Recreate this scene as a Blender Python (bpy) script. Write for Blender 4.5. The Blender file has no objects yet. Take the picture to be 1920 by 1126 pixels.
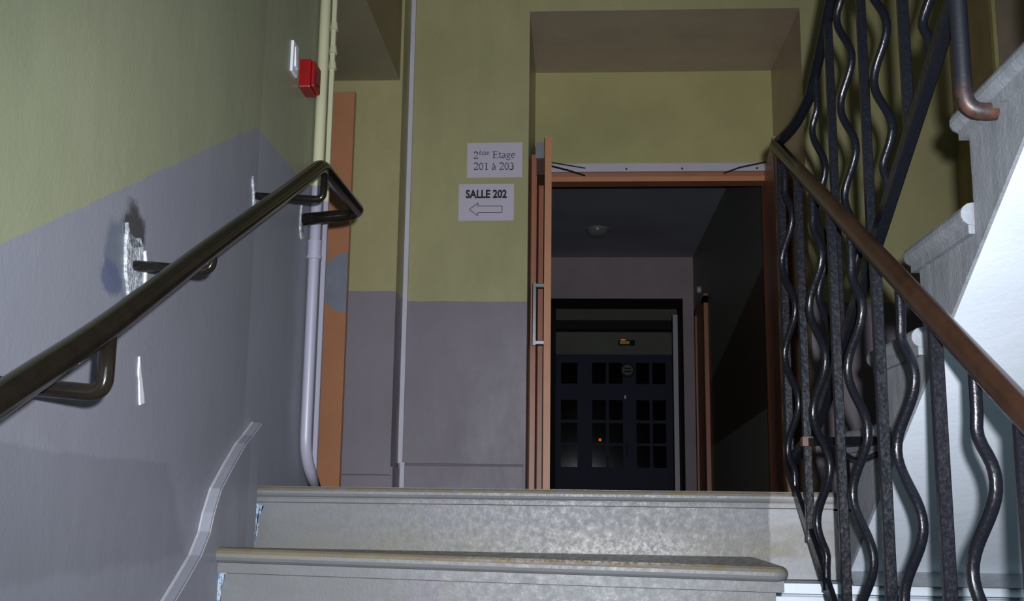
import bpy, bmesh, math, random
from mathutils import Vector, Matrix
from math import sin, cos, pi, radians, hypot
random.seed(4)
S = bpy.context.scene
C = S.collection

# ------------------------------------------------------------------ camera
# World: X right, Y away from the photographer (square to the far wall), Z up.
F_PX, YAW, PITCH, ROLL = 2050.0, .0597, .181, .0126
fwd = Vector((-sin(YAW)*cos(PITCH), cos(YAW)*cos(PITCH), sin(PITCH)))
rt = Vector((cos(YAW), sin(YAW), 0)); up = rt.cross(fwd)
rt2 = cos(ROLL)*rt + sin(ROLL)*up; up2 = -sin(ROLL)*rt + cos(ROLL)*up
cd = bpy.data.cameras.new('camera'); cam = bpy.data.objects.new('camera', cd); C.objects.link(cam)
cd.sensor_width = 36; cd.lens = F_PX/1920*36; cd.clip_start = .02
mw = Matrix((rt2, up2, -fwd)).transposed().to_4x4(); cam.matrix_world = mw
S.camera = cam

# ------------------------------------------------------------------ light
w = bpy.data.worlds.new('world'); S.world = w; w.use_nodes = True
bg = w.node_tree.nodes['Background']; bg.inputs[0].default_value = (.62, .72, 1, 1); bg.inputs[1].default_value = .012
# the camera's own flash, just right of and above the lens
fl = bpy.data.lights.new('camera_flash', 'SPOT'); flash = bpy.data.objects.new('camera_flash', fl); C.objects.link(flash)
fl.energy = 490; fl.shadow_soft_size = .014; fl.spot_size = radians(78); fl.spot_blend = 1.0; fl.color = (.95, .96, 1.0)
flash.location = (.045, .0, .055)
flash.rotation_euler = (fwd + .015*rt - .035*up).to_track_quat('-Z', 'Y').to_euler()
# added cool fill behind the camera, no lamp there; brightens the near-left wall
wl = bpy.data.lights.new('near_left_fill', 'AREA'); fill_ob = bpy.data.objects.new('near_left_fill', wl); C.objects.link(fill_ob)
wl.shape = 'RECTANGLE'; wl.size = 1.2; wl.size_y = .8; wl.energy = 28; wl.color = (.62, .88, 1)
fill_ob.location = (.35, -.8, .55); fill_ob.rotation_euler = (Vector((-.95, 1.5, -.40))).to_track_quat('-Z', 'Y').to_euler()
S.view_settings.view_transform = 'Standard'; S.view_settings.look = 'None'
S.view_settings.exposure = 0.0; S.view_settings.gamma = 1.0
S.view_settings.use_curve_mapping = False

# ------------------------------------------------------------------ materials
def lin(r, g, b):
    f = lambda c: (c/255/12.92) if c/255 <= .04045 else ((c/255+.055)/1.055)**2.4
    return (f(r), f(g), f(b), 1)
class NT:
    def __init__(s, name):
        s.m = bpy.data.materials.new(name); s.m.use_nodes = True; s.t = s.m.node_tree
        s.b = s.t.nodes['Principled BSDF']; s.c = None
    def n(s, ty, **k):
        x = s.t.nodes.new(ty)
        for a, v in k.items(): setattr(x, a, v)
        return x
    def l(s, a, b): s.t.links.new(a, b)
    def coord(s):
        if s.c is None: s.c = s.n('ShaderNodeTexCoord')
        return s.c.outputs['Object']
    def noise(s, scale, detail=4, rough=.6, vec=None, stretch=None):
        x = s.n('ShaderNodeTexNoise'); x.inputs['Scale'].default_value = scale
        x.inputs['Detail'].default_value = detail; x.inputs['Roughness'].default_value = rough
        v = vec or s.coord()
        if stretch:
            mp = s.n('ShaderNodeMapping'); mp.inputs['Scale'].default_value = stretch; s.l(v, mp.inputs[0]); v = mp.outputs[0]
        s.l(v, x.inputs['Vector']); return x.outputs['Fac']
    def ramp(s, fac, a, b, lo=0, hi=1):
        x = s.n('ShaderNodeMapRange'); x.inputs[1].default_value = a; x.inputs[2].default_value = b
        x.inputs[3].default_value = lo; x.inputs[4].default_value = hi
        s.l(fac, x.inputs[0]); return x.outputs[0]
    def math(s, op, a, b=None):
        x = s.n('ShaderNodeMath', operation=op)
        for i, v in enumerate((a, b)):
            if v is None: continue
            if isinstance(v, (int, float)): x.inputs[i].default_value = v
            else: s.l(v, x.inputs[i])
        return x.outputs[0]
    def mix(s, fac, a, b):
        x = s.n('ShaderNodeMix', data_type='RGBA')
        if isinstance(fac, (int, float)): x.inputs[0].default_value = fac
        else: s.l(fac, x.inputs[0])
        for i, v in ((6, a), (7, b)):
            if isinstance(v, tuple): x.inputs[i].default_value = v
            else: s.l(v, x.inputs[i])
        return x.outputs[2]
    def xyz(s):
        x = s.n('ShaderNodeSeparateXYZ'); s.l(s.coord(), x.inputs[0]); return x.outputs
    def color(s, c):
        if isinstance(c, tuple): s.b.inputs['Base Color'].default_value = c
        else: s.l(c, s.b.inputs['Base Color'])
    def rough(s, r):
        if isinstance(r, (int, float)): s.b.inputs['Roughness'].default_value = r
        else: s.l(r, s.b.inputs['Roughness'])
    def bump(s, h, strength, dist=.01):
        x = s.n('ShaderNodeBump'); x.inputs['Strength'].default_value = strength; x.inputs['Distance'].default_value = dist
        s.l(h, x.inputs['Height']); s.l(x.outputs[0], s.b.inputs['Normal'])
def k(c, f): return (c[0]*f, c[1]*f, c[2]*f, 1)

def simple(name, c, rough=.5, metal=0, var=.12, scale=8, bump=0, bscale=60, spec=None, coat=0):
    m = NT(name); f = m.ramp(m.noise(scale), .3, .7)
    m.color(m.mix(f, k(c, 1-var), k(c, 1+var))); m.rough(rough); m.b.inputs['Metallic'].default_value = metal
    if spec is not None: m.b.inputs['Specular IOR Level'].default_value = spec
    if coat: m.b.inputs['Coat Weight'].default_value = coat; m.b.inputs['Coat Roughness'].default_value = .08
    if bump: m.bump(m.noise(bscale, 3), bump, .004)
    return m.m

YEL = (.43, .405, .21, 1); LIL = (.245, .215, .255, 1)
def two_tone(name, kind, h, upper=YEL, lower=LIL, rough=.45, speck=True, seed=0.):
    """wall paint: upper colour over lower colour, dado line at height h (rising with the stair if kind=='rake')"""
    m = NT(name); x, y, z = m.xyz()
    wob = m.ramp(m.noise(9, 2), 0, 1, -.006, .006)
    if kind == 'rake':
        d = m.math('MINIMUM', m.math('ADD', m.math('MULTIPLY', m.math('SUBTRACT', y, 2.68), .476), h), h)
    else: d = h
    e = m.math('SUBTRACT', m.math('ADD', z, wob), d)
    fac = m.ramp(e, -.0015, .0015)
    n1 = m.ramp(m.noise(1.3, 5, .62), .3, .72); n2 = m.ramp(m.noise(7, 6, .7, stretch=(1, 1, .45)), .32, .7)
    up_ = m.mix(m.math('MULTIPLY', n1, .55), k(upper, 1.08), k(upper, .78)); up_ = m.mix(m.math('MULTIPLY', n2, .35), up_, k(upper, .62))
    lo_ = m.mix(m.math('MULTIPLY', n1, .5), k(lower, 1.1), k(lower, .8)); lo_ = m.mix(m.math('MULTIPLY', n2, .22), lo_, k(lower, .65))
    c = m.mix(fac, lo_, up_)
    if speck:
        v = m.n('ShaderNodeTexVoronoi'); v.inputs['Scale'].default_value = 5.5; m.l(m.coord(), v.inputs['Vector'])
        s_ = m.ramp(v.outputs['Distance'], .022, .034, 1, 0)
        keep = m.ramp(m.noise(3, 1), .56, .58)
        c = m.mix(m.math('MULTIPLY', m.math('MULTIPLY', s_, keep), .7), c, (.6, .6, .6, 1))
    if kind == 'rake':
        # scuffed smudge of blue-grey filler and soot around the bracket that was re-set in the wall
        def blob(yy, zz, ry, rz):
            a = m.math('POWER', m.math('DIVIDE', m.math('SUBTRACT', y, yy), ry), 2)
            b = m.math('POWER', m.math('DIVIDE', m.math('SUBTRACT', z, zz), rz), 2)
            r_ = m.math('ADD', m.math('SQRT', m.math('ADD', a, b)), m.ramp(m.noise(16, 4), .2, .8, -.45, .45))
            return m.ramp(r_, .75, 1.1, 1, 0)
        c = m.mix(m.math('MULTIPLY', blob(1.838, .455, .070, .055), .88), c, (.035, .03, .03, 1))
        c = m.mix(m.math('MULTIPLY', blob(1.768, .41, .05, .06), .7), c, (.09, .11, .15, 1))
        c = m.mix(m.math('MULTIPLY', blob(1.752, .355, .052, .028), .85), c, (.08, .10, .17, 1))
        c = m.mix(m.math('MULTIPLY', blob(1.85, .335, .04, .03), .35), c, (.09, .09, .12, 1))
        # broad duller patch low on the wall
        pz = m.math('ADD', m.math('SUBTRACT', z, .066), m.ramp(m.noise(4, 3), .2, .8, -.012, .012))
        py = m.math('ADD', m.math('SUBTRACT', y, m.math('ADD', 2.17, m.math('MULTIPLY', z, -.9))), m.ramp(m.noise(5, 3), .2, .8, -.05, .05))
        pb = m.math('MULTIPLY', m.math('MULTIPLY', m.ramp(pz, -.004, .004, 1, 0), m.ramp(py, -.02, .03, 1, 0)),
                    m.ramp(m.math('ADD', z, m.ramp(m.noise(12, 3), .2, .8, -.012, .012)), -.128, -.112, 0, 1))
        c = m.mix(m.math('MULTIPLY', pb, .25), c, k(lower, .45))
    m.color(c); m.rough(m.ramp(n2, 0, 1, rough-.06, rough+.12))
    m.b.inputs['Specular IOR Level'].default_value = .35
    hh = m.math('ADD', m.math('MULTIPLY', m.noise(120, 3), .25), m.math('MULTIPLY', m.noise(6, 5, .6), 1.0))
    m.bump(hh, .16, .010)
    return m.m
M = {}
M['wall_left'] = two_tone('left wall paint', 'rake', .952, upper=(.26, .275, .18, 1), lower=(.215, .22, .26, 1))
M['wall_land'] = two_tone('landing wall paint', 'flat', 1.05)
M['wall_recess'] = two_tone('recess wall paint', 'flat', 1.057, upper=(.43, .39, .20, 1))
M['reveal'] = two_tone('reveal paint', 'flat', 1.10, upper=(.36, .31, .14, 1), lower=(.20, .17, .20, 1), speck=False)
M['bulkhead'] = simple('bulkhead ochre paint', (.33, .26, .14, 1), .6, scale=3)
M['niche_side'] = simple('niche paint', (.44, .35, .26, 1), .35, scale=3)
M['niche_wall'] = simple('niche yellow paint', (.45, .415, .19, 1), .5, scale=2)
M['soffit_paint'] = simple('recess ceiling paint', (.29, .26, .17, 1), .6, scale=2)
M['corr_wall'] = simple('corridor lilac paint', (.40, .315, .34, 1), .6, scale=2)
M['corr_ceil'] = simple('corridor ceiling paint', (.38, .40, .49, 1), .7, scale=2)
M['hall'] = simple('hall paint', (.24, .25, .21, 1), .7, scale=2)
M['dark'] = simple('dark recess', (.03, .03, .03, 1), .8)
M['blue'] = simple('blue door paint', (.030, .031, .085, 1), .6, scale=3)
M['glass'] = simple('night window glass', (.004, .004, .006, 1), .10, spec=.2)
M['orange'] = simple('orange door paint', (.46, .205, .105, 1), .42, scale=5, var=.06, bump=.1, bscale=90)
M['orange_edge'] = simple('light orange edge', (.60, .27, .14, 1), .45, var=.05)
M['brown_door'] = simple('red brown door face', (.60, .27, .16, 1), .4, scale=4, var=.15)
M['shade_leaf'] = simple('left leaf shaded orange face', (.24, .09, .05, 1), .4, scale=4, var=.15)  # orange door paint darkened, the shade on this face put into the colour
M['frame'] = simple('orange frame paint', (.45, .17, .095, 1), .4, scale=6, var=.08)
M['bluegrey'] = simple('blue grey disc', (.22, .24, .30, 1), .5)
M['black'] = simple('black gloss tube', (.008, .0065, .005, 1), .14, var=.2, scale=30, spec=.22)
M['rail'] = simple('brown varnished rail', (.030, .014, .009, 1), .25, var=.3, scale=14, spec=.45)
m = NT('hammered black iron')
f1 = m.ramp(m.noise(160, 4, .7), .35, .7); m.color(m.mix(m.ramp(m.noise(110, 4, .75), .67, .76), (.006, .0065, .010, 1), (.03, .035, .055, 1)))
m.rough(m.ramp(f1, 0, 1, .20, .42)); m.bump(m.noise(60, 3, .6), .20, .005); m.b.inputs['Specular IOR Level'].default_value = .3
M['iron'] = m.m
m = NT('smooth black iron with rusty foot'); x, y, z = m.xyz()
ru = m.math('MULTIPLY', m.ramp(z, .66, .60), m.ramp(m.noise(30, 3), .35, .6)); m.color(m.mix(ru, (.008, .009, .014, 1), (.07, .03, .02, 1)))
m.rough(.45); m.bump(m.noise(60, 3), .15, .004); M['iron_foot'] = m.m
M['chrome'] = simple('brushed steel', (.30, .30, .32, 1), .3, metal=.9, var=.1, scale=40)
M['grey_metal'] = simple('grey metal', (.30, .31, .34, 1), .4, metal=.2)
M['white_bar'] = simple('white painted bar', (.60, .57, .66, 1), .45, var=.04)
M['plastic_white'] = simple('white plastic', (.62, .62, .68, 1), .6, var=.03)
M['red'] = simple('red plastic', (.21, .006, .008, 1), .3, var=.05)
M['red_dark'] = simple('dark red plastic', (.12, .008, .02, 1), .3, var=.05)
M['paper'] = simple('paper', (.60, .54, .66, 1), .8, var=.03, scale=3)
M['ink'] = simple('black ink', (.012, .012, .015, 1), .7)
m = NT('plaster white'); m.color(m.mix(m.ramp(m.noise(70, 5, .7), .38, .6), (.16, .17, .19, 1), (.50, .53, .58, 1))); m.rough(.9); m.bump(m.noise(120, 4), .8, .01)
M['plaster'] = m.m
m = NT('blue and white old paint'); m.color(m.mix(m.ramp(m.noise(75, 3, .7), .50, .56), (.33, .35, .38, 1), (.07, .16, .30, 1))); m.rough(.8)
M['oldpaint'] = m.m
m = NT('smooth white soffit plaster'); m.color(m.mix(m.ramp(m.noise(3, 5), .3, .7), (.52, .575, .655, 1), (.59, .64, .715, 1))); m.rough(.6)
m.bump(m.math('ADD', m.noise(9, 6, .65), m.math('MULTIPLY', m.noise(90, 3), .15)), .18, .012); M['soffit'] = m.m
m = NT('pipe paint'); x, y, z = m.xyz(); f = m.ramp(z, .958, .962); m.color(m.mix(f, (.27, .265, .335, 1), (.42, .41, .27, 1))); m.rough(.38); M['pipe'] = m.m
m = NT('skirting ridge'); m.color(m.mix(m.ramp(m.noise(20, 4), .3, .7), (.30, .285, .32, 1), (.36, .34, .375, 1))); m.rough(.6); M['ridge'] = m.m

def stone(name, base, dirt, kind):
    m = NT(name); x, y, z = m.xyz()
    n1 = m.ramp(m.noise(3.2, 6, .68), .3, .72); n2 = m.ramp(m.noise(55, 5, .75), .36, .66)
    n3 = m.ramp(m.noise(9, 5, .7, stretch=(.35, 1, 1)), .42, .68)
    c = m.mix(n1, k(base, 1.12), k(base, .8)); c = m.mix(m.math('MULTIPLY', n2, .14), c, k(base, .6))
    c = m.mix(m.math('MULTIPLY', n3, .6), c, dirt)
    n4 = m.ramp(m.noise(2.1, 6, .75, stretch=(1, 1, 2.5)), .45, .62); c = m.mix(m.math('MULTIPLY', n4, .35), c, k(base, .5))
    if kind == 'step':
        # trodden, yellowed arris and scuffed foot of the riser; cleaner beyond the end of the flight
        e = m.math('MULTIPLY', m.ramp(m.math('ADD', x, m.ramp(m.noise(14, 3), .2, .8, -.008, .008)), .487, .493, 1, 0), .80); c = m.mix(e, c, k(base, .35))
        up_ = m.n('ShaderNodeNewGeometry'); sp = m.n('ShaderNodeSeparateXYZ'); m.l(up_.outputs['Normal'], sp.inputs[0])
        f = m.math('MULTIPLY', m.ramp(sp.outputs[2], .04, .45), m.ramp(m.noise(34, 4, .75), .3, .62, .3, 1))
        c = m.mix(m.math('MULTIPLY', f, .8), c, (.12, .088, .04, 1))
        dz_ = m.math('MULTIPLY', m.ramp(z, -.13, -.045, 1, 0), m.ramp(m.noise(7, 4, .6), .3, .7)); c = m.mix(m.math('MULTIPLY', m.math('MULTIPLY', dz_, m.ramp(z, -.135, -.128)), .7), c, (.15, .13, .08, 1))
        # painted flash sheen with lime scuffs on the foot of the top riser
        sc = m.math('MULTIPLY', m.math('MULTIPLY', m.ramp(z, -.120, -.055, 1, 0), m.ramp(z, -.135, -.128)), m.math('MULTIPLY', m.ramp(x, -.30, .05), m.ramp(x, .36, .22)))
        sc = m.math('MULTIPLY', sc, m.ramp(m.noise(95, 5, .8), .44, .60)); c = m.mix(m.math('MULTIPLY', sc, .6), c, (.45, .43, .46, 1))
        # grey filled patches on the risers
        for (cx, cz, hx, hz, s) in ((-.367, -.035, .014, .05, .55), (-.33, -.20, .034, .034, .6), (-.04, .012, .014, .014, .6), (.205, .018, .005, .005, .9), (-.31, .02, .004, .004, .8)):
            a = m.ramp(m.math('ADD', m.math('ABSOLUTE', m.math('SUBTRACT', x, cx)), m.ramp(m.noise(30, 3), .2, .8, -.012, .012)), hx, hx+.005, 1, 0)
            b = m.ramp(m.math('ABSOLUTE', m.math('SUBTRACT', z, cz)), hz, hz+.01, 1, 0)
            c = m.mix(m.math('MULTIPLY', m.math('MULTIPLY', a, b), s), c, (.12, .11, .13, 1))
    if kind == 'side':
        v = m.ramp(m.noise(26, 4, .6, stretch=(1, 1.4, .12)), .35, .7); c = m.mix(m.math('MULTIPLY', v, .4), c, k(base, 1.45))
    m.color(c)
    if kind == 'step': m.rough(m.math('SUBTRACT', m.ramp(n2, 0, 1, .36, .62), m.math('MULTIPLY', f, .16)))
    else: m.rough(m.ramp(n2, 0, 1, .5, .75))
    m.b.inputs['Specular IOR Level'].default_value = .3
    m.bump(m.math('ADD', m.noise(130, 4, .7), m.math('MULTIPLY', m.noise(14, 4), .8)), .13 if kind == 'step' else .3, .006)
    return m.m
M['stone'] = stone('worn step stone', (.265, .272, .29, 1), (.135, .116, .078, 1), 'step')
M['stone_side'] = stone('rough string stone', (.205, .22, .245, 1), (.12, .125, .14, 1), 'side')
M['floor'] = stone('landing stone', (.22, .21, .20, 1), (.12, .11, .10, 1), 'floor')
def corridor_side():
    m = NT('corridor side wall paint'); x, y, z = m.xyz()
    # sloping painted band, rising towards the stairs
    a = m.math('ADD', m.math('MULTIPLY', m.math('SUBTRACT', 10.4, y), .155), 1.16)
    b = m.math('ADD', m.math('MULTIPLY', m.math('SUBTRACT', 10.1, y), .035), .54)
    band = m.math('MULTIPLY', m.ramp(m.math('SUBTRACT', z, a), -.01, .01, 1, 0), m.ramp(m.math('SUBTRACT', z, b), -.01, .01))
    m.color(m.mix(band, (.20, .21, .18, 1), (.075, .05, .03, 1))); m.rough(.5); return m.m
M['corr_side'] = corridor_side()
def emit(name, c, s):
    m = NT(name); m.b.inputs['Base Color'].default_value = (*c, 1); m.b.inputs['Emission Color'].default_value = (*c, 1); m.b.inputs['Emission Strength'].default_value = s; return m.m
M['orange_glow'] = emit('orange lamp glow', (1, .14, .03), .5)
M['green_glow'] = emit('weak exit lamp glow', (.5, .42, .12), .05)

# ------------------------------------------------------------------ helpers
def obj(name, bm, mat, parent=None, label=None, smooth=False, bevel=0, cat=None, kind=None, group=None, loc=None):
    me = bpy.data.meshes.new(name)
    bmesh.ops.recalc_face_normals(bm, faces=bm.faces); bm.to_mesh(me); bm.free()
    for mt in (mat if isinstance(mat, (list, tuple)) else [mat]): me.materials.append(M[mt] if isinstance(mt, str) else mt)
    if smooth:
        for p in me.polygons: p.use_smooth = True
    o = bpy.data.objects.new(name, me); C.objects.link(o)
    if parent: o.parent = parent; o.matrix_parent_inverse = parent.matrix_basis.inverted()
    if smooth == 'auto':
        try:
            md = o.modifiers.new('edge', 'EDGE_SPLIT'); md.split_angle = radians(40)
        except Exception: pass
    if bevel:
        b = o.modifiers.new('bevel', 'BEVEL'); b.width = bevel; b.segments = 2; b.limit_method = 'ANGLE'
    tag(o, label, cat, group, kind); return o
def tag(o, label=None, cat=None, group=None, kind=None):
    if label: o['label'] = label
    if cat: o['category'] = cat
    if group: o['group'] = group
    if kind: o['kind'] = kind
def thing(name, loc, label, cat, group=None):
    o = bpy.data.objects.new(name, None); C.objects.link(o); o.location = loc; o.empty_display_size = .05
    tag(o, label, cat, group); return o
def box(bm, x0, x1, y0, y1, z0, z1, mi=0):
    v = [bm.verts.new((x, y, z)) for x in (x0, x1) for y in (y0, y1) for z in (z0, z1)]
    for f in ((0, 1, 3, 2), (4, 6, 7, 5), (0, 4, 5, 1), (2, 3, 7, 6), (0, 2, 6, 4), (1, 5, 7, 3)):
        bm.faces.new([v[i] for i in f]).material_index = mi
    return v
def B(*a):
    bm = bmesh.new(); box(bm, *a); return bm
def prism(bm, pts, a, b, axis='z', mi=0):
    """closed polygon extruded along an axis; pts are the other two coordinates in x,y,z order"""
    def P(p, t): return {'z': (p[0], p[1], t), 'x': (t, p[0], p[1]), 'y': (p[0], t, p[1])}[axis]
    va = [bm.verts.new(P(p, a)) for p in pts]; vb = [bm.verts.new(P(p, b)) for p in pts]; n = len(pts)
    fs = [bm.faces.new(va), bm.faces.new(vb[::-1])]
    for i in range(n): fs.append(bm.faces.new((va[i], va[(i+1) % n], vb[(i+1) % n], vb[i])))
    for f in fs: f.material_index = mi
    bmesh.ops.triangulate(bm, faces=fs[:2])
def PR(pts, a, b, axis='z'):
    bm = bmesh.new(); prism(bm, pts, a, b, axis); return bm
def sweep(bm, path, prof, closed_caps=True, twist0=None, mi=0):
    """sweep a 2-D profile along a 3-D path with a minimal-twist frame"""
    path = [Vector(p) for p in path]; n = len(path); T = []
    for i in range(n):
        t = (path[min(i+1, n-1)] - path[max(i-1, 0)]).normalized(); T.append(t)
    ref = Vector(twist0) if twist0 else Vector((1, 0, 0))
    u = (ref - ref.dot(T[0])*T[0]).normalized(); rows = []
    for i in range(n):
        u = (u - u.dot(T[i])*T[i]).normalized(); v = T[i].cross(u)
        s = 1
        if 0 < i < n-1:
            a = (path[i]-path[i-1]).normalized(); b = (path[i+1]-path[i]).normalized()
            s = 1/max(.6, cos(a.angle(b)/2))
        rows.append([bm.verts.new(path[i] + u*p[0] + v*p[1]) for p in prof])
    m_ = len(prof)
    for i in range(n-1):
        for j in range(m_): bm.faces.new((rows[i][j], rows[i][(j+1) % m_], rows[i+1][(j+1) % m_], rows[i+1][j])).material_index = mi
    if closed_caps:
        bm.faces.new(rows[0][::-1]).material_index = mi; bm.faces.new(rows[-1]).material_index = mi
def circ(r, n=16, ry=None): return [(r*cos(2*pi*i/n), (ry or r)*sin(2*pi*i/n)) for i in range(n)]
def rect(a, b, c=.12): c = min(a, b)*c; a /= 2; b /= 2; return [(-a+c, -b), (a-c, -b), (a, -b+c), (a, b-c), (a-c, b), (-a+c, b), (-a, b-c), (-a, -b+c)]
def smooth_path(pts, r, n=6):
    """round the corners of a polyline with radius-like cut r (number or list)"""
    P = [Vector(p) for p in pts]; out = [P[0]]
    for i in range(1, len(P)-1):
        rr = r[i-1] if isinstance(r, (list, tuple)) else r
        a = P[i] + (P[i-1]-P[i]).normalized()*min(rr, (P[i-1]-P[i]).length*.49); b = P[i] + (P[i+1]-P[i]).normalized()*min(rr, (P[i+1]-P[i]).length*.49)
        for j in range(n+1):
            t = j/n; out.append((1-t)**2*a + 2*t*(1-t)*P[i] + t*t*b)
    out.append(P[-1]); return out
def SW(path, prof, **kw):
    bm = bmesh.new(); sweep(bm, path, prof, **kw); return bm
def cyl(bm, c, r, h, axis='z', n=24, r2=None):
    d = {'z': (0, 0, 1), 'x': (1, 0, 0), 'y': (0, 1, 0)}[axis]; c = Vector(c); d = Vector(d)
    u = Vector((0, 1, 0)) if axis == 'x' else Vector((1, 0, 0)); v = d.cross(u)
    a = [bm.verts.new(c + u*r*cos(2*pi*i/n) + v*r*sin(2*pi*i/n)) for i in range(n)]
    q = r if r2 is None else r2
    b = [bm.verts.new(c + d*h + u*q*cos(2*pi*i/n) + v*q*sin(2*pi*i/n)) for i in range(n)]
    bm.faces.new(a[::-1]); bm.faces.new(b)
    for i in range(n): bm.faces.new((a[i], a[(i+1) % n], b[(i+1) % n], b[i]))
def CY(*a, **kw):
    bm = bmesh.new(); cyl(bm, *a, **kw); return bm
def jag(pts, amp, sub=4):
    out = []
    for i in range(len(pts)):
        a, b = pts[i], pts[(i+1) % len(pts)]
        for j in range(sub):
            t = j/sub; out.append((a[0]+(b[0]-a[0])*t + random.uniform(-amp, amp), a[1]+(b[1]-a[1])*t + random.uniform(-amp, amp)))
    return out

# ------------------------------------------------------------------ setting
Z0 = .03            # landing floor, 3 cm above the lens
def wa(y): return -.835 + .06*(2.72-y) if y < 2.72 else -.835        # face of the left wall
def wall(name, bm, mat, **kw): return obj(name, bm, mat, kind='structure', **kw)

wl_ = wall('wall_left', PR([(wa(-1.4), -1.4), (-.835, 2.72), (-.835, 3.48), (-1.05, 3.48), (-1.05, -1.4)], -2.6, 3.6), 'wall_left')
wall('wall_side_passage', B(-3.2, -1.05, 3.33, 3.48, -.2, 3.6), 'wall_land')
wall('floor', PR([(-3.2, 3.12), (2.25, 3.12), (2.25, 5.9), (1.28, 5.9), (1.28, 6.9), (-.3, 6.9), (-.3, 5.9), (-3.2, 5.9)], -.16, Z0), 'floor')
# the far wall of the landing: pier with the notices; the side passage wall stands 25 cm proud of it
back = wall('wall_back', B(-.93, -.263, 5.75, 6.8, -.2, 3.6), ['wall_land', 'niche_side'])
for p in back.data.polygons:
    if p.normal.x > .5: p.material_index = 1
rb = wall('wall_back_right', PR([(1.232, 5.75), (2.03, 5.75), (2.03, 6.2), (1.40, 6.2), (1.40, 6.8), (1.232, 6.8)], -.2, 3.6), ['wall_land', 'niche_side'])
for p in rb.data.polygons:
    if p.normal.x < -.5: p.material_index = 1
lint = wall('wall_over_alcove', B(-.263, 1.232, 5.75, 6.8, 2.705, 3.6), ['wall_land', 'niche_side'])
for p in lint.data.polygons:
    if p.normal.z < -.5: p.material_index = 1
wall('wall_alcove', B(-.263, 1.232, 6.65, 6.8, 2.02, 2.705), 'niche_wall')
M['right_dark'] = simple('dull right wall paint', (.40, .33, .26, 1), .6)
M['right_brown'] = simple('ochre return paint', (.34, .27, .13, 1), .6)
wall('wall_right', PR([(2.03, 5.11), (2.30, 3.9), (2.30, -1.4), (2.45, -1.4), (2.45, 6.2), (2.03, 6.2)], -2.6, 3.6), ['right_dark', 'right_brown'])
for p in bpy.data.objects['wall_right'].data.polygons:
    if p.normal.x < -.99 and p.center.y > 5: p.material_index = 1
wall('trim_1', PR([(2.012, 5.095), (2.03, 5.095), (2.036, 5.115), (2.03, 5.13), (2.012, 5.13)], -.1, 3.6), 'niche_wall')   # corner bead
wall('wall_recess', B(-3.2, -.93, 5.5, 6.8, -.2, 3.6), 'wall_recess')
wall('wall_recess_left', B(-3.3, -3.15, 3.48, 5.5, -.2, 3.6), 'wall_land')
cr = wall('ceiling_recess', B(-3.15, -.945, 3.48, 5.5, 2.205, 3.3), ['soffit_paint', 'bulkhead'])
for p in cr.data.polygons:
    if p.normal.x > .5: p.material_index = 1
wall('ceiling', B(-3.2, 2.4, 3.4, 5.76, 3.3, 3.45), 'soffit_paint')
wall('wall_behind', B(-1.1, 2.5, -1.55, -1.4, -2.6, 3.6), 'wall_land')
# skirtings: thin proud boards
wall('baseboard_back', PR([(5.735, Z0), (5.735, .172), (5.742, .186), (5.752, .188), (5.752, Z0)], -.92, -.275, 'x'), 'wall_land')
wall('baseboard_right', PR([(5.735, Z0), (5.735, .172), (5.742, .186), (5.752, .188), (5.752, Z0)], 1.245, 2.03, 'x'), 'wall_land')
wall('baseboard_recess', PR([(5.486, Z0), (5.486, .115), (5.492, .121), (5.502, .123), (5.502, Z0)], -3.1, -.918, 'x'), 'wall_recess')
wall('baseboard_return', B(-.931, -.916, 5.490, 5.735, Z0, .160), 'wall_recess')
# white cable trunking in the inner corner beside the notice pier, kinked over the skirting
wall('trim_2', PR([(-.930, 5.728), (-.906, 5.728), (-.906, 5.752), (-.930, 5.752)], .186, 3.4), 'white_bar')
wall('trim_3', PR([(-.916, 5.715), (-.892, 5.715), (-.892, 5.737), (-.916, 5.737)], Z0, .190), 'white_bar')
# raked skirting on the left wall with a lighter plaster ridge
pk = [(2.78, .190), (2.70, .152), (2.639, .130), (2.527, .072), (2.434, .019), (2.386, -.033), (2.362, -.073), (2.301, -.120), (2.211, -.163), (2.135, -.198), (1.9, -.33), (1.5, -.56), (.8, -.93), (0, -1.36), (-1.3, -2.06)]
def plate_on_left(pts, t, back=.004):
    """thin plate on the left wall; pts are (y, z)"""
    bm = bmesh.new(); a = [bm.verts.new((wa(y)+t, y, z)) for y, z in pts]; b = [bm.verts.new((wa(y)-back, y, z)) for y, z in pts]
    n = len(pts); fa = bm.faces.new(a); fb = bm.faces.new(b[::-1])
    for i in range(n): bm.faces.new((a[i], a[(i+1) % n], b[(i+1) % n], b[i]))
    bmesh.ops.triangulate(bm, faces=[fa, fb]); return bm
low = [(y, z-.75) for y, z in pk][::-1]
bb = wall('baseboard_left', plate_on_left(pk + low, .026), 'wall_left')
r1 = pk; r2 = [(y+.006, z-.004) for y, z in pk]
bm = bmesh.new(); n = len(r1)
ra = [bm.verts.new((wa(y)+.001, y, z+.002)) for y, z in r1]; 
rc = [bm.verts.new((wa(y)+.0275, y, z)) for y, z in r2]; rd = [bm.verts.new((wa(y)+.010, y, z-.003)) for y, z in r2]
for i in range(n-1):
    for p, q in ((ra, rc),): bm.faces.new((p[i], p[i+1], q[i+1], q[i]))
obj('ridge', bm, 'ridge', bb, label='lighter plaster ridge along the top of the skirting')
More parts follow.
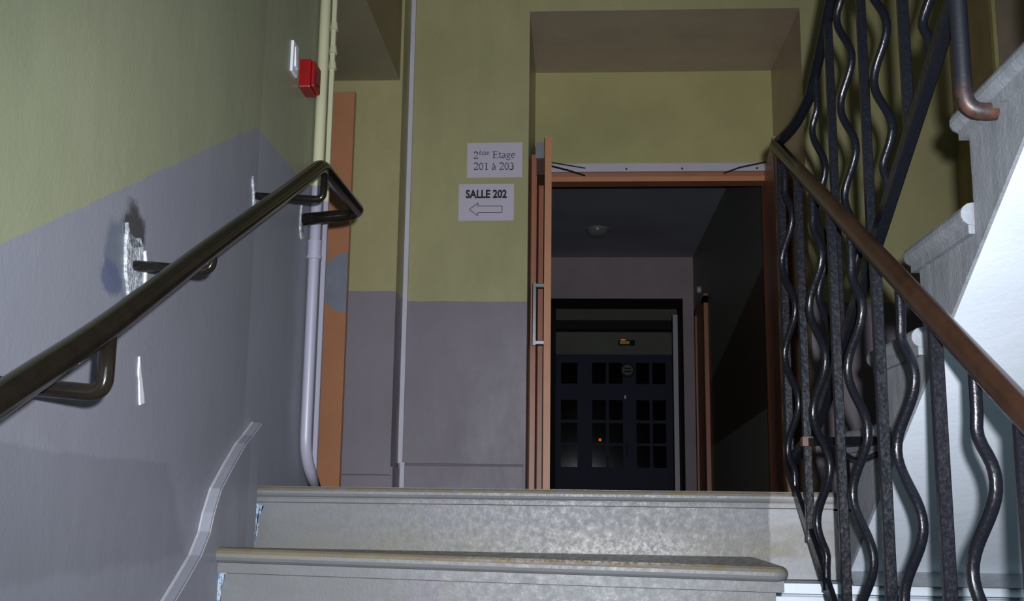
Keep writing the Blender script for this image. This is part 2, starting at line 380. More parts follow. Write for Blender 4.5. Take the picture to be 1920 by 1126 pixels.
# flaws of the left wall: real thickness, white plaster and a scrape
pp = jag([(1.797, .468), (1.822, .425), (1.835, .440), (1.862, .455), (1.885, .43), (1.893, .385), (1.878, .345), (1.835, .338), (1.812, .375), (1.796, .42)], .004, 3)
obj('plaster_patch', plate_on_left(pp, .006), 'plaster', wl_, label='rough white plaster patch round the middle bracket')
obj('plaster_flake', plate_on_left(jag([(1.885, .435), (1.897, .41), (1.900, .375), (1.895, .376), (1.891, .41), (1.881, .432)], .001, 2), .010), 'plastic_white', wl_)
obj('paint_scrape', plate_on_left(jag([(1.912, .245), (1.928, .215), (1.945, .19), (1.953, .168), (1.933, .163), (1.925, .19), (1.915, .215)], .002, 3), .003), 'plastic_white', wl_, label='bare white scrape below the handrail')
obj('plaster_patch', plate_on_left(jag([(2.655, .81), (2.668, .80), (2.69, .78), (2.70, .745), (2.715, .70), (2.70, .69), (2.68, .72), (2.675, .76), (2.66, .79)], .005, 2), .005), 'plaster', wl_, label='small plaster patch round the third bracket')
obj('plaster_patch', plate_on_left(jag([(3.165, .87), (3.178, .85), (3.185, .80), (3.20, .775), (3.175, .775), (3.16, .80), (3.158, .84)], .004, 2), .005), 'plaster', wl_, label='small plaster patch round the rail end')
obj('plaster_patch', plate_on_left(jag([(1.372, .165), (1.382, .15), (1.40, .145), (1.39, .12), (1.372, .13)], .004, 2), .005), 'plaster', wl_)

# ------------------------------------------------------------------ lower flight
def nosed_slab(bm, outline, z, r, dz=None, mi=0, seg=7):
    """stone tread: outline = open plan path along its nosed edge, closed straight across the back"""
    P = [Vector((p[0], p[1])) for p in outline]; n = len(P); N = []
    for i in range(n):
        a = (P[i]-P[i-1]).normalized() if i else (P[1]-P[0]).normalized()
        b = (P[i+1]-P[i]).normalized() if i < n-1 else a
        na, nb = Vector((a.y, -a.x)), Vector((b.y, -b.x)); m_ = (na+nb); m_.normalize(); N.append(m_/max(.5, m_.dot(na)))
    rows = []
    for j in range(seg+1):
        th = pi/2 - pi*j/seg; row = []
        for i in range(n):
            q = P[i] + N[i]*(r*cos(th) - r)
            row.append(bm.verts.new((q.x, q.y, z - r + r*sin(th) + (dz(q.x) if dz else 0))))
        rows.append(row)
    for j in range(seg):
        for i in range(n-1): bm.faces.new((rows[j][i], rows[j][i+1], rows[j+1][i+1], rows[j+1][i])).material_index = mi
    bm.faces.new(rows[0]).material_index = mi; bm.faces.new(rows[-1][::-1]).material_index = mi
    for e in (0, -1): bm.faces.new([r_[e] for r_ in rows])
    bm.faces.new([r_[0] for r_ in (rows[0], rows[-1])] + [rows[-1][-1], rows[0][-1]])
stairs = thing('stone_staircase', (0, 2.5, -.13), 'worn grey stone steps going up to the landing, rounded nosings', 'stairs')
def arc(cx, cy, r, a0, a1, n=7): return [(cx + r*cos(radians(a0+(a1-a0)*i/n)), cy + r*sin(radians(a0+(a1-a0)*i/n))) for i in range(n+1)]
def low_step(i):
    if i == 0:
        yn, z, xr, r, dz = 2.825, Z0, .66, .0145, None
        out = [(wa(2.8)-.004, yn), (-.3, yn), (.2, yn), (.66, yn)]; back = 3.12
    else:
        yn, z, r = 2.43-.298*(i-1), -.120-.162*(i-1), .0165
        xr = .459; t = .022 if i == 1 else .0
        dz = (lambda x: -(x+.2)*.018) if i == 1 else None
        out = [(wa(yn)-.004, yn), (-.3, yn), (.2, yn)] + arc(xr-.035, yn+.035, .035, -90, 0) + [(xr, yn+(.425 if i == 1 else .33))]; back = yn+(.43 if i == 1 else .335)
    out = [Vector((p[0], p[1])) for p in out]
    bm = bmesh.new(); full = [tuple(p) for p in out] if i else [tuple(p) for p in out]
    nosed_slab(bm, full, z, r, dz)
    if True:   # body of the tread behind the nosing
        yb = yn + .04
        def tilt(verts):
            for v in verts:
                if dz and v.co.z > z-.09: v.co.z += dz(v.co.x)
        if i == 0:
            tilt(box(bm, wa(2.8)-.004, .66, yn+.01, back, z-.030, z-.0002))
            zb = -.34
            box(bm, wa(2.8)-.004, .66, yn+.022, back, z-2*r-.011, z-.012)          # fillet under the nosing
            box(bm, wa(2.8)-.004, .66, yn+.0305, back, z-2*r-.0130, z-.03, 1)  # dark strip added for the shadow line under the fillet
            box(bm, wa(2.8)-.004, .445, yn+.032, back, zb, z-.02); box(bm, .445, .66, yn+.032, back, -.185, z-.02)
        else:
            tilt(box(bm, wa(yn)-.004, xr-.012, yn+.020, back, z-2*r-.022, z-.03))
            tilt(box(bm, wa(yn)-.004, xr-.028, yn+.0305, back, z-2*r-.0240, z-.03, 1))  # same dark strip, standing in for the shadow line
            tilt(box(bm, wa(yn)-.004, xr-.028, yn+.032, back, z-.40, z-.03))
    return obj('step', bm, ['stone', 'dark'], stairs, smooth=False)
for i in range(0, 11):
    st = low_step(i)
# blue and white paint left along the wall ends of the steps
for (yy, za, zb) in ((2.857, -.012, -.12), (2.462, -.155, -.33)):
    pts = jag([(0, za), (.022, za-.006), (.010, za-.04), (.013, (za+zb)/2), (.006, zb), (0, zb)], .0035, 4)
    x0 = wa(yy) + (0 if yy > 2.7 else .009)
    obj('paint_remnant', PR([(x0+(0 if yy > 2.7 else .014)+max(0, p[0]), p[1]) for p in pts], yy-.003, yy+.002, 'y'), 'oldpaint', stairs, label='blue and white paint remnant at the wall end')

# ------------------------------------------------------------------ upper flight (turns back towards the camera)
upf = thing('stone_staircase', (.65, 2.67, Z0), 'upper flight of stone stairs with white plastered underside, behind the railing', 'stairs')
XS = .65
def sof(y): return -.155 + .587*(2.73-y)
zt = [Z0, .172, .330, .490, .655]; yr = [2.67, 2.37, 2.07, 1.775]
for i in range(5, 12): zt.append(zt[-1]+.163)
while len(yr) < len(zt): yr.append(yr[-1]-.29)
for i in range(len(zt)-1):
    y, y2, zl, z = yr[i], yr[i+1] if i+1 < len(yr) else yr[i]-.29, zt[i], zt[i+1]
    if i == 0: sec = [(2.86, -.185), (2.86, Z0-.04), (y, Z0-.04), (y, z-.03), (y2, z-.03), (y2, sof(y2)), (2.73, -.155), (2.68, -.185)]
    else: sec = [(y, z-.03), (y2, z-.03), (y2, sof(y2)), (y, sof(y))]
    bm = bmesh.new(); prism(bm, sec, XS, 2.30, 'x')
    # nosed slab: front arris faces the landing (+y), returned along the open side (-x)
    r = .019; xo = XS-.022; yo = y+.045
    nosed_slab(bm, [(2.30, yo), (XS+.3, yo)] + [(xo+.02+.02*cos(radians(a)), yo-.02+.02*sin(radians(a))) for a in (90, 120, 150, 180)] + [(xo, y2+.0)], z, r)
    box(bm, XS-.001, 2.30, y2, y+.02, z-.0385, z-.0005)
    box(bm, XS-.010, 2.29, y2+.002, y+.020, z-.052, z-.03)
    if i == 0: box(bm, XS-.0, 2.30, 2.67, 2.86, Z0-.045, Z0-.0005)
    obj('step', bm, 'stone_side', upf)
ys = -.9
bm = PR([(2.735, -.158), (ys, sof(ys)), (ys, sof(ys)+.02), (2.735, -.135)], XS+.006, 2.30, 'x')
bm2 = bm; obj('soffit', bm2, 'soffit', upf, label='smooth white plastered underside')
# plastered edge beam under the landing with a small moulding
wall('trim_4', PR([(2.862, -.187), (2.74, -.187), (2.735, -.21), (2.862, -.215)], .448, 2.30, 'x'), 'soffit')
wall('trim_5', PR([(2.845, -.19), (2.845, -.222), (2.838, -.226), (2.838, -.240), (2.852, -.246), (3.12, -.246), (3.12, -.19)], .448, 2.30, 'x'), 'soffit')
wall('wall_well', B(.448, 2.3, 3.0, 3.12, -2.6, -.247), 'wall_land')
M['riser_shadow_line'] = M['dark']
wall('trim_6', B(.448, 2.2, 2.8445, 2.85, -.1905, -.186), 'dark')

# ------------------------------------------------------------------ iron railing
X1, X2 = .55, .60
rl = thing('iron_railing', (X1, 2.93, .1), 'black wrought iron stair railing with alternate straight and wavy balusters and brown handrail', 'railing')
def zr(y): return .968 - .553*(2.926-y)         # centre line of the lower handrail
def zb1(y): return .102 + .645*(y-2.926)        # centre line of the lower bottom rail
def zu(y): return 1.03 + .60*(2.69-y)           # upper handrail
def zb2(y): return .236 + .545*(2.69-y)         # upper bottom rail
hp = []
for y in (2.935, 2.6, 2.2, 1.9, 1.6, 1.3, .9, .4, -.2, -.9): hp.append((X1, y, zr(y)))
prof = [(a*1.0, b) for a, b in circ(.021, 18, .016)]
obj('handrail', SW(hp, prof, twist0=(0, 0, 1)), 'rail', rl, smooth=True, label='brown varnished handrail')
hp = [(X1, 2.935, zr(2.935)+.004), (X1+.03, 2.83, zr(2.935)+.018), (X2, 2.70, 1.032), (X2, 2.64, 1.075)] + [(X2, y, zu(y)) for y in (2.55, 2.3, 2.0, 1.6, 1.2, .8)]
obj('handrail', SW(smooth_path(hp, .05), circ(.017, 14, .0135), twist0=(0, 0, 1)), 'iron', rl, smooth=True, label='black upper handrail')
obj('newel_post', SW([(X1+.008, 2.925, zr(2.926)-.01), (X1+.008, 2.925, .5), (X1+.008, 2.925, .085)], rect(.022, .03)), 'iron', rl)
obj('bottom_rail', SW([(X1+.004, 2.93, .105)] + [(X1, y, zb1(y)) for y in (2.9, 2.5, 2.0, 1.4, .6, -.3, -.9)], rect(.012, .030), twist0=(1, 0, 0)), 'iron', rl)
obj('bottom_rail', SW([(X1+.01, 2.93, .105), (X2-.01, 2.80, .17)] + [(X2, y, zb2(y)) for y in (2.69, 2.4, 2.0, 1.6, 1.2, .8)], rect(.022, .030), twist0=(1, 0, 0)), 'iron', rl)
def wave_path(x, y, z0, z1, d0, per, amp, side=1):
    """bar from z1 (under the handrail) down to z0; wavy in between, straight at the tips"""
    out = []; z = z1; L = z1-z0; n = max(8, int(L/.012))
    for i in range(n+1):
        z = z1 - L*i/n; d = z1 - z
        e = min(1, max(0, (d-.06)/.07))*min(1, max(0, (L-.05-d)/.05)); e = e*e*(3-2*e)
        w_ = side*amp*e*cos(2*pi*(d-d0)/per); out.append((x + .65*w_, y - 1.08*w_, z))
    return out
lows = [2.82, 2.66, 2.505, 2.33, 2.175, 2.005, 1.865, 1.695, 1.54, 1.39, 1.235, 1.08, .925, .77, .615, .46, .3, .15, 0, -.15, -.3]
for i, y in enumerate(lows):
    top = zr(y)-.012; bot = zb1(y)-.015 if y < 2.93 else .1
    if i % 2 == 0: obj('wavy_baluster', SW(wave_path(X1, y, bot, top, .158, .242, .0185), rect(.0150, .0150, .18)), 'iron', rl, smooth=True)
    else: obj('straight_baluster', SW([(X1, y, top), (X1, y, (top+bot)/2), (X1, y, bot)], rect(.020, .014)), 'iron', rl)
ups = [2.64, 2.495, 2.35, 2.205, 2.08, 1.925, 1.79, 1.655, 1.5, 1.36, 1.2, 1.05]
for i, y in enumerate(ups):
    top = zu(y)-.01 if y < 2.6 else 1.06; bot = zb2(y)+.0
    if i == 7: continue
    if i % 2 == 0: obj('wavy_baluster', SW(wave_path(X2, y, bot, top, .245, .21, .016), rect(.0145, .0145, .18)), 'iron', rl, smooth=True)
    else: obj('straight_baluster', SW([(X2, y, top), (X2, y, (top+bot)/2), (X2, y, bot)], rect(.019, .014)), 'iron', rl)
# stout post that hooks into the open side of the upper flight
y = 1.655
hk = [(X2+.002, y, zu(y)), (X2+.002, y, .8), (X2+.002, y, .604), (XS+.01, y, .602)]
obj('hooked_post', SW(smooth_path(hk, [.1, .035], 8), circ(.0135, 14), twist0=(0, 1, 0)), 'iron_foot', rl, smooth=True)
# tie bar with plate fixing the lower railing to the upper flight
M['rust'] = simple('rusty iron', (.10, .045, .03, 1), .6, var=.3, scale=30)
obj('tie_bar', SW([(X1+.004, 2.655, .146), (.62, 2.43, .137), (XS-.004, 2.335, .132)], rect(.012, .020), twist0=(1, 0, 0)), 'iron', rl)
obj('fixing_plate', B(XS-.006, XS+.002, 2.31, 2.355, .105, .160), 'iron', rl)
obj('fixing_clip', B(X1-.013, X1+.012, 2.647, 2.675, .136, .158), 'rust', rl, label='rusty clip on the second straight baluster')
cp = [(XS+.0 - .0, 2.46, .128)] + [(.625 + .0*a, 2.50+.04*sin(a), .118-.020*(1-cos(a))) for a in (0, .5, 1, 1.5, 2.2, 2.8, 3.14)]
obj('curled_stay', SW([(.605, 2.56, .128), (.610, 2.54, .112), (.618, 2.50, .100), (.630, 2.45, .098), (.645, 2.41, .108)], circ(.006, 8)), 'iron', rl, smooth=True)

# ------------------------------------------------------------------ left handrail (tube on brackets)
hr = thing('wall_handrail', (-.65, 2.7, .84), 'glossy black tubular handrail on brackets along the left wall', 'handrail')
pts = [(-.585, -.6, -.74), (-.59, .3, -.295), (-.60, 1.108, .098), (-.615, 1.362, .205), (-.64, 1.848, .436), (-.65, 2.30, .655), (-.652, 2.66, .838), (-.655, 3.20, .855), (-.84, 3.185, .832)]
obj('tube', SW(smooth_path(pts, [.1, .1, .1, .15, .15, .045, .07], 8), circ(.0185, 22), twist0=(1, 0, 0)), 'black', hr, smooth=True)
for (y, zw, xe, zt_, r) in ((1.385, .142, -.612, .215, .0115), (1.84, .400, -.638, .43, .0095), (2.69, .768, -.651, .845, .0095)):
    p = smooth_path([(wa(y)-.01, y, zw), (xe+.0, y, zw-.012), (xe, y, zt_)], [.022], 8)
    obj('bracket', SW(p, circ(r, 12), twist0=(0, 1, 0)), 'black', hr, smooth=True)

# ------------------------------------------------------------------ pipe, cable, alarm, switch
pi_ = thing('heating_pipe', (-.805, 3.27, Z0), 'painted vertical pipe at the end of the left wall, cream above and lilac below', 'pipe')
obj('pipe', SW(smooth_path([(-.80, 3.37, Z0+.002), (-.812, 3.27, Z0+.10), (-.812, 3.27, .5), (-.812, 3.27, 3.55)], [.06, .1], 8), circ(.0178, 20), twist0=(0, 1, 0)), 'pipe', pi_, smooth=True)
bm = bmesh.new(); cyl(bm, (-.812, 3.27, .735), .0215, .045); cyl(bm, (-.812, 3.27, .728), .024, .010); cyl(bm, (-.812, 3.27, .778), .023, .008)
obj('coupling', bm, 'pipe', pi_)
obj('pipe_clip', B(-.84, -.79, 3.26, 3.28, .965, .975), 'pipe', pi_)
ca = thing('surface_cable', (-.81, 3.42, Z0), 'thin cream cable conduit running beside the painted pipe, with small clips', 'cable')
obj('conduit', SW([(-.822, 3.44, Z0), (-.822, 3.44, 1.5), (-.822, 3.44, 3.5)], rect(.016, .016)), 'pipe', ca)
for z in (1.42, 1.475, 1.56):
    obj('clip', CY((-.822, 3.44, z), .015, .028, r2=.011, n=12), 'pipe', ca)
al = thing('fire_alarm', (-.835, 3.12, 1.26), 'small red fire alarm call point high on the left wall', 'alarm')
obj('housing', B(-.836, -.800, 3.075, 3.165, 1.215, 1.305), 'red', al, bevel=.004)
obj('cover', B(-.800, -.789, 3.080, 3.160, 1.220, 1.300), 'red', al, bevel=.003)
obj('button', B(-.790, -.785, 3.105, 3.135, 1.235, 1.275), 'red_dark', al)
sw = thing('wall_switch', (-.835, 2.99, 1.27), 'thin white switch plate beside the red alarm box', 'switch')
obj('plate', B(-.836, -.827, 2.972, 3.03, 1.225, 1.320), 'plastic_white', sw, bevel=.002)
obj('rocker', PR([(-.827, 1.245), (-.821, 1.245), (-.825, 1.305), (-.827, 1.305)], 2.988, 3.016, 'y'), 'plastic_white', sw)

# ------------------------------------------------------------------ orange leaf in the side recess
a = thing('orange_door', (-1.12, 5.19, Z0), 'narrow orange door leaf with blue-grey half disc, standing open behind the pipe', 'door')
DY = .10
def yl(x): return 5.19 + (x+1.12)*-.15
bm = bmesh.new()
prism(bm, [(-1.119, yl(-1.119)), (-1.119, yl(-1.119)+.04), (-1.90, yl(-1.90)+.04), (-1.90, yl(-1.90))], Z0+.008, 2.025)
obj('leaf', bm, 'orange', a)
bm = bmesh.new(); fr = []; bk = []
cz, R_ = 1.040, .150
for i in range(25):
    t = pi/2 + pi*i/24; x = -1.119 + .138*cos(t); z = cz + R_*sin(t); fr.append(bm.verts.new((x, yl(x)-.003, z))); bk.append(bm.verts.new((x, yl(x)+.001, z)))
bm.faces.new(fr); bm.faces.new(bk[::-1])
for i in range(25): bm.faces.new((fr[i], fr[(i+1) % 25], bk[(i+1) % 25], bk[i]))
obj('half_disc', bm, 'bluegrey', a, label='blue-grey half disc at the leaf edge')

# ------------------------------------------------------------------ notices
def notice(x0, x1, z0, z1, tilt, label):
    t = thing('paper_notice', ((x0+x1)/2, 5.748, (z0+z1)/2), label, 'notice')
    bm = bmesh.new(); nx, nz = 10, 6; V = []
    for j in range(nz+1):
        for i in range(nx+1):
            u, v = i/nx, j/nz; x = x0+(x1-x0)*u; z = z0+(z1-z0)*v + tilt*(u-.5)
            V.append(bm.verts.new((x, 5.7465 - .002*abs(sin(u*5+v*2))*.6, z)))
    for j in range(nz):
        for i in range(nx): bm.faces.new([V[j*(nx+1)+i], V[j*(nx+1)+i+1], V[(j+1)*(nx+1)+i+1], V[(j+1)*(nx+1)+i]])
    o = obj('sheet', bm, 'paper', t); return t
YT = 5.7435
# serif letters drawn as strokes: list of (points, width); unit = cap height 1
def A_(cx, cy, rx, ry, a0, a1, n=14): return [(cx+rx*cos(radians(a0+(a1-a0)*i/n)), cy+ry*sin(radians(a0+(a1-a0)*i/n))) for i in range(n+1)]
T_, H_ = .13, .06
G = {
 '2': (.5, [(A_(.24, .74, .17, .24, 160, -20), T_), ([(.40, .66), (.28, .38), (.06, .05)], H_), ([(.05, .05), (.42, .05), (.47, .2)], .1)]),
 '0': (.5, [(A_(.25, .49, .17, .46, 90, 270, 18), .1), (A_(.25, .49, .17, .46, 90, -90, 18), .1)]),
 '1': (.5, [([(.27, .02), (.27, .97)], T_), ([(.12, .84), (.27, .96)], H_), ([(.12, .03), (.42, .03)], H_)]),
 '3': (.5, [(A_(.22, .74, .16, .22, 150, -70), .1), (A_(.20, .27, .20, .25, 80, -150), T_)]),
 'E': (.61, [([(.16, .02), (.16, .96)], T_), ([(.03, .96), (.53, .96), (.54, .78)], H_), ([(.03, .03), (.54, .03), (.58, .24)], H_), ([(.16, .51), (.42, .51)], H_), ([(.42, .42), (.42, .6)], H_)]),
 't': (.30, [([(.13, .85), (.13, .14), (.18, .03), (.28, .08)], .11), ([(.01, .64), (.27, .64)], H_)]),
 'a': (.45, [(A_(.19, .50, .14, .16, 150, 0), .09), ([(.33, .52), (.33, .12), (.43, .04)], .11), ([(.33, .42), (.10, .28)], .07), (A_(.16, .16, .11, .14, 110, 330), .1)]),
 'g': (.48, [(A_(.21, .46, .14, .18, 0, 360, 18), .09), ([(.33, .60), (.46, .62)], H_), ([(.12, .30), (.10, .14), (.36, .06)], .09), (A_(.22, -.14, .18, .13, 60, -240, 18), .07)]),
 'e': (.44, [([(.07, .38), (.38, .38)], H_), (A_(.22, .34, .16, .31, 10, 300, 18), .1)]),
 'm': (.76, [([(.13, .02), (.13, .65)], .11), ([(.38, .02), (.38, .5)], .11), ([(.63, .02), (.63, .5)], .11), (A_(.27, .50, .12, .14, 160, 0, 8), .07), (A_(.52, .50, .12, .14, 160, 0, 8), .07), ([(.03, .02), (.23, .02)], H_), ([(.28, .02), (.48, .02)], H_), ([(.53, .02), (.73, .02)], H_)]),
 ' ': (.28, [])}
def acc(ch, kind):
    w_, s_ = G[ch]; c = w_*.46
    return (w_, s_ + [([(c-.03, .76), (c+.10, .95)], .08) if kind == "'" else ([(c+.04, .76), (c-.10, .95)], .08)])
G['é'] = acc('e', "'"); G['à'] = acc('a', '`')
def stroke(bm, pts, wd, ox, oz, s, y):
    P = [Vector((p[0], p[1])) for p in pts]; n = len(P); L, R = [], []
    for i in range(n):
        t = (P[min(i+1, n-1)]-P[max(i-1, 0)]).normalized(); nn = Vector((-t.y, t.x))*wd/2
        a_, b_ = P[i]+nn, P[i]-nn
        L.append(bm.verts.new((ox+a_.x*s, y, oz+a_.y*s))); R.append(bm.verts.new((ox+b_.x*s, y, oz+b_.y*s)))
    for i in range(n-1): bm.faces.new((L[i], L[i+1], R[i+1], R[i]))
def serif(bm, text, x, z, s, sx=1.38):
    for ch in text:
        w_, st = G[ch]
        for p, wd in st: stroke(bm, [(q[0]*sx, q[1]) for q in p], wd, x, z, s, YT)
        x += w_*s*sx
    return x
def ink_obj(name, bm, parent, mat='ink'):
    me = bpy.data.meshes.new(name); bm.to_mesh(me); bm.free(); me.materials.append(M[mat])
    o = bpy.data.objects.new(name, me); C.objects.link(o); o.parent = parent; o.matrix_parent_inverse = parent.matrix_basis.inverted()
    md = o.modifiers.new('thickness', 'SOLIDIFY'); md.thickness = .0006; return o
na = notice(-.600, -.297, 1.737, 1.935, .002, 'upper white paper notice reading 2ème Etage 201 à 203 on the yellow pier')
bm = bmesh.new(); s = .0405
x = serif(bm, '2', -.566, 1.843, s); x = serif(bm, 'éme', x+.002, 1.866, .026); serif(bm, ' Etage', x, 1.846, s)
ink_obj('lettering', bm, na)
bm = bmesh.new(); serif(bm, '201 à 203', -.564, 1.780, .0405); ink_obj('lettering', bm, na)
nb = notice(-.642, -.340, 1.494, 1.700, .001, 'lower white paper notice reading SALLE 202 with an outlined left arrow')
def text_mesh(body, size, x, y, z, parent, offset=.0, name='lettering', mat='ink', width=None):
    cu = bpy.data.curves.new(name, 'FONT'); cu.body = body; cu.size = size; cu.offset = offset; cu.extrude = .0003; cu.align_x = 'CENTER'
    t = bpy.data.objects.new('tmp', cu); C.objects.link(t); bpy.context.view_layer.update()
    me = bpy.data.meshes.new_from_object(t.evaluated_get(bpy.context.evaluated_depsgraph_get()))
    bpy.data.objects.remove(t); me.name = name; me.materials.clear(); me.materials.append(M[mat])
    wd = max(v.co.x for v in me.vertices)-min(v.co.x for v in me.vertices); sx = (width/wd) if width else 1
    mid = (max(v.co.x for v in me.vertices)+min(v.co.x for v in me.vertices))/2
    for v in me.vertices: v.co = Vector((x+(v.co.x-mid)*sx, y-v.co.z, z+v.co.y))
    o = bpy.data.objects.new(name, me); C.objects.link(o); o.parent = parent; o.matrix_parent_inverse = parent.matrix_basis.inverted(); return o
text_mesh('SALLE 202', .062, -.491, YT, 1.622, nb, offset=.0022, width=.225)
bm = bmesh.new()
ar = [(-.583, 1.556), (-.536, 1.592), (-.536, 1.575), (-.404, 1.575), (-.404, 1.538), (-.536, 1.538), (-.536, 1.521)]
for i in range(7):
    p, q = ar[i], ar[(i+1) % 7]; stroke(bm, [p, q], .0032, 0, 0, 1, YT)
ink_obj('arrow', bm, nb)

# ------------------------------------------------------------------ double door in the alcove
YD = 6.65
fr_ = thing('door_frame', (-.25, YD, Z0), 'orange painted door frame at the back of the alcove', 'door frame')
obj('jamb', PR([(-.263, 6.22), (-.240, 6.22), (-.240, 6.235), (-.234, 6.235), (-.234, 6.62), (-.205, 6.62), (-.205, 6.78), (-.263, 6.78)], Z0, 2.02), 'frame', fr_)
obj('jamb', PR([(1.232, 6.60), (1.172, 6.60), (1.172, 6.78), (1.232, 6.78)], Z0, 2.02), 'frame', fr_)
obj('header', B(-.263, 1.232, 6.60, 6.78, 1.985, 2.022), 'frame', fr_)
obj('header_lip', B(-.205, 1.172, 6.585, 6.60, 1.962, 1.992), 'orange_edge', fr_)
bar = thing('door_closer_bar', (.5, 6.58, 2.05), 'long white door coordinator bar fixed above the double door', 'door closer')
obj('bar', B(-.19, 1.168, 6.585, 6.65, 2.026, 2.080), 'white_bar', bar, bevel=.003)
for x in (.31, .655, 1.115):
    obj('screw', CY((x, 6.583, 2.042), .0065, .004, axis='y', n=10), 'ink', bar)
def leaf(hx, hy, fx, fy, name_face, label, side):
    """door leaf from hinge point to free edge; thickness to the right (+) or left (-)"""
    t = thing('door_leaf', (hx, hy, Z0), label, 'door')
    d = Vector((fx-hx, fy-hy, 0)); L = d.length; d.normalize(); n = Vector((-d.y, d.x, 0))*side*.038
    h = Vector((hx, hy, 0)); f = Vector((fx, fy, 0))
    bm = bmesh.new()
    prism(bm, [tuple(h.xy), tuple(f.xy), tuple((f+n).xy), tuple((h+n).xy)], Z0+.008, 2.02)
    o = obj('leaf', bm, [name_face, 'orange_edge'], t)
    for p in o.data.polygons:
        if abs(p.normal.dot(d)) > .9: p.material_index = 1
    return t, d, n, h, f
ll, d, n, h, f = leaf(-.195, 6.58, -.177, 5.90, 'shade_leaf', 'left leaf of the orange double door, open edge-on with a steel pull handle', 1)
out = -n.normalized()
pc = f - d*.035
P3 = lambda v, z: (v.x, v.y, z)
hd = []
zh0, zh1 = .853, 1.172
base = pc
hp = [P3(base, zh0), P3(base+out*.052, zh0), P3(base+out*.052, zh1), P3(base, zh1)]
hn = obj('handle', SW([P3(base+out*.052, zh0-.014), P3(base+out*.052, 1.0), P3(base+out*.052, zh1+.014)], rect(.021, .021)), 'chrome', ll, label='steel pull handle')
for z in (zh0, zh1):
    obj('standoff', SW([P3(base, z), P3(base+out*.03, z), P3(base+out*.052, z)], rect(.022, .022), twist0=(0, 0, 1)), 'chrome', hn)
M['closer_shadow_brown'] = simple('closer shadow brown', (.07, .03, .018, 1), .5)
# closer body on the left leaf and its arm
cb = obj('closer_body', PR([(-.240, 1.985), (-.240, 2.055), (-.222, 2.085), (-.192, 2.088), (-.192, 1.985)], 6.18, 6.42, 'y'), 'grey_metal', ll, label='grey door closer housing')
obj('closer_shadow', B(-.235, -.186, 6.20, 6.42, 1.89, 1.984), 'closer_shadow_brown', ll)  # dark block put in for the brown shadow below the closer housing
obj('closer_arm', SW([(-.155, 6.42, 2.012), (-.05, 6.50, 2.008), (.052, 6.575, 1.997)], rect(.011, .008)), 'ink', ll)
obj('closer_arm', SW([(-.155, 6.47, 2.050), (-.05, 6.53, 2.050), (.055, 6.585, 2.048)], rect(.006, .006)), 'ink', ll)
rr, d, n, h, f = leaf(1.160, 6.58, 1.094, 5.92, 'brown_door', 'right leaf of the orange double door, folded open beside the railing', 1)
obj('closer_arm', SW([(1.155, 6.50, 2.055), (1.0, 6.53, 2.03), (.91, 6.575, 2.008)], rect(.008, .008)), 'ink', rr)

# ------------------------------------------------------------------ corridor beyond
YC = 11.9
wall('floor_corridor', B(-.45, 3.0, 6.9, 16.2, -.16, Z0), 'floor')
wall('ceiling_corridor', B(-.45, 1.45, 6.8, YC, 2.67, 2.80), 'corr_ceil')
wall('wall_corridor_left', B(-.45, -.30, 6.8, 16.2, -.1, 2.9), 'corr_wall')
wall('wall_corridor_right', B(1.285, 1.42, 6.8, YC, -.1, 2.75), 'corr_side')
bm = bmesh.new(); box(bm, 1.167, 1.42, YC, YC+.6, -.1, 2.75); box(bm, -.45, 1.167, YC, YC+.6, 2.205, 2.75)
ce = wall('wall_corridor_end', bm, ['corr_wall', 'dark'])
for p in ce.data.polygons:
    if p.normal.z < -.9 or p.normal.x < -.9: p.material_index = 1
wall('trim_7', B(1.105, 1.158, 12.45, 12.52, Z0, 2.12), 'white_bar')
wall('ceiling_hall', B(-.45, 3.0, 12.5, 16.2, 2.82, 2.95), 'hall')
wall('wall_hall', B(-.45, 3.0, 16.05, 16.2, -.1, 2.9), 'hall')
wall('trim_8', B(-.45, 3.0, 15.75, 16.05, 2.47, 2.60), 'dark')
# door in the corridor's right wall
dn = thing('side_door', (1.285, 11.1, Z0), 'red-brown door with orange frame in the right wall of the dark corridor', 'door')
obj('leaf', B(1.262, 1.287, 10.80, 11.42, Z0, 1.93), 'brown_door', dn)
obj('frame', B(1.245, 1.287, 10.62, 10.80, Z0, 2.00), 'frame', dn)
obj('frame', B(1.245, 1.287, 11.42, 11.52, Z0, 2.00), 'frame', dn)
obj('frame', B(1.245, 1.287, 10.62, 11.52, 1.93, 2.02), 'frame', dn)
dt = thing('smoke_detector', (1.285, 11.2, 2.17), 'small white round sounder on the corridor wall above the side door', 'detector')
obj('body', CY((1.245, 11.2, 2.17), .035, .04, axis='x', n=16), 'plastic_white', dt, bevel=.004)
lp = thing('ceiling_lamp', (.21, 10.6, 2.67), 'unlit round dome lamp on the dark corridor ceiling', 'lamp')
obj('rim', CY((.21, 10.6, 2.652), .118, .018), 'grey_metal', lp)
bm = bmesh.new(); rows = []
for j in range(7):
    t = j/6*pi/2; r_ = .110*cos(t)+.001; z = 2.652-.075*sin(t); rows.append([bm.verts.new((.21+r_*cos(2*pi*i/24), 10.6+r_*sin(2*pi*i/24), z)) for i in range(24)])
for j in range(6):
    for i in range(24): bm.faces.new((rows[j][i], rows[j][(i+1) % 24], rows[j+1][(i+1) % 24], rows[j+1][i]))
bm.faces.new(rows[-1])
M['opal'] = simple('opal glass', (.20, .20, .21, 1), .3)
obj('dome', bm, 'opal', lp, smooth=True)
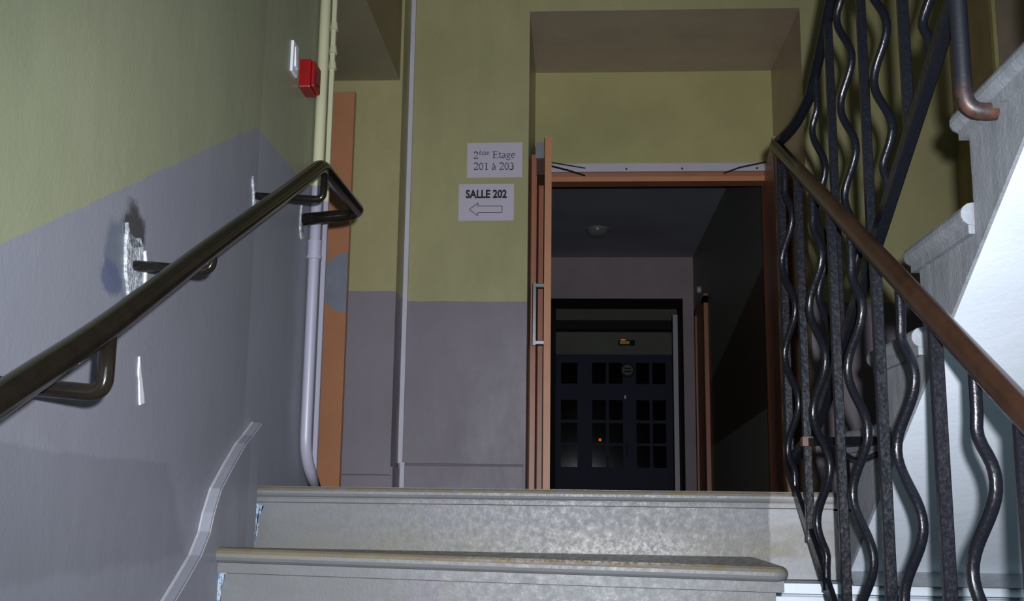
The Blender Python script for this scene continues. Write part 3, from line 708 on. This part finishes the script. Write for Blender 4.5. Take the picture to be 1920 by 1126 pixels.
# blue glazed entrance at the very end
YG = 15.95
gd = thing('glazed_entrance', (.5, YG, Z0), 'dark blue glazed double door with transom and side panes at the corridor end', 'door')
xc = [(-.22, .02), (.232, .432), (.475, .675), (.87, 1.06), (1.106, 1.296)]
rows_ = [(.49, .795), (.835, 1.12), (1.165, 1.456)]; tr = (1.69, 2.0)
xs = sorted({-.299, 1.42, *[v for p in xc for v in p]}); zs = sorted({Z0, 2.12, *[v for p in rows_ for v in p], *tr})
bm = bmesh.new()
for i in range(len(xs)-1):
    for j in range(len(zs)-1):
        hole = any(abs(xs[i]-p[0]) < 1e-6 for p in xc) and (any(abs(zs[j]-p[0]) < 1e-6 for p in rows_) or abs(zs[j]-tr[0]) < 1e-6)
        if not hole: box(bm, xs[i], xs[i+1], YG-.03, YG+.03, zs[j], zs[j+1])
bmesh.ops.remove_doubles(bm, verts=bm.verts, dist=1e-5)
obj('frame', bm, 'blue', gd)
for p in xc:
    for q in rows_ + [tr]: obj('pane', B(p[0], p[1], YG+.004, YG+.010, q[0], q[1]), 'glass', gd)
for (x0, x1) in ((.13, .735), (.775, 1.39)):      # raised leaves of the double door
    for (za, zb_) in ((Z0+.02, .09), (1.50, 1.56)): obj('rail', B(x0, x1, YG-.045, YG-.03, za, zb_), 'blue', gd)
    for xx in (x0, x1-.05): obj('stile', B(xx, xx+.05, YG-.045, YG-.03, .09, 1.50), 'blue', gd)
obj('push_bar', B(.72, .735, YG-.09, YG-.045, .62, .85), 'ink', gd); obj('bolt', B(.70, .72, YG-.06, YG-.04, 1.47, 1.52), 'chrome', gd)
nt = thing('round_notice', (.745, YG-.06, 1.90), 'round dark-rimmed notice on the blue entrance transom', 'sign')
obj('rim', CY((.745, YG-.075, 1.885), .105, .03, axis='y'), 'ink', nt)
obj('face', CY((.745, YG-.082, 1.885), .078, .01, axis='y'), 'hall', nt)
for z in (1.91, 1.865): obj('line', B(.695, .795, YG-.085, YG-.081, z-.010, z+.010), 'ink', nt)
ex = thing('exit_lamp', (.73, 16.0, 2.32), 'small emergency lamp box glowing faintly above the blue entrance', 'lamp')
obj('housing', B(.62, .86, 15.97, 16.06, 2.27, 2.34), 'ink', ex); obj('lens', B(.64, .78, 15.962, 15.972, 2.28, 2.325), 'green_glow', ex)
obj('glow_tip', B(.655, .72, 15.955, 15.972, 2.335, 2.35), 'orange_glow', ex)
og = thing('indicator_lamp', (.345, YG-.01, .88), 'tiny glowing orange light in the left glazed door', 'lamp')
bm = bmesh.new(); bmesh.ops.create_icosphere(bm, subdivisions=2, radius=.022, matrix=Matrix.Translation((.345, YG-.012, .88))); obj('bulb', bm, 'orange_glow', og, smooth=True)
obj('holder', B(.333, .357, YG-.015, YG+.0035, .835, .865), 'ink', og)
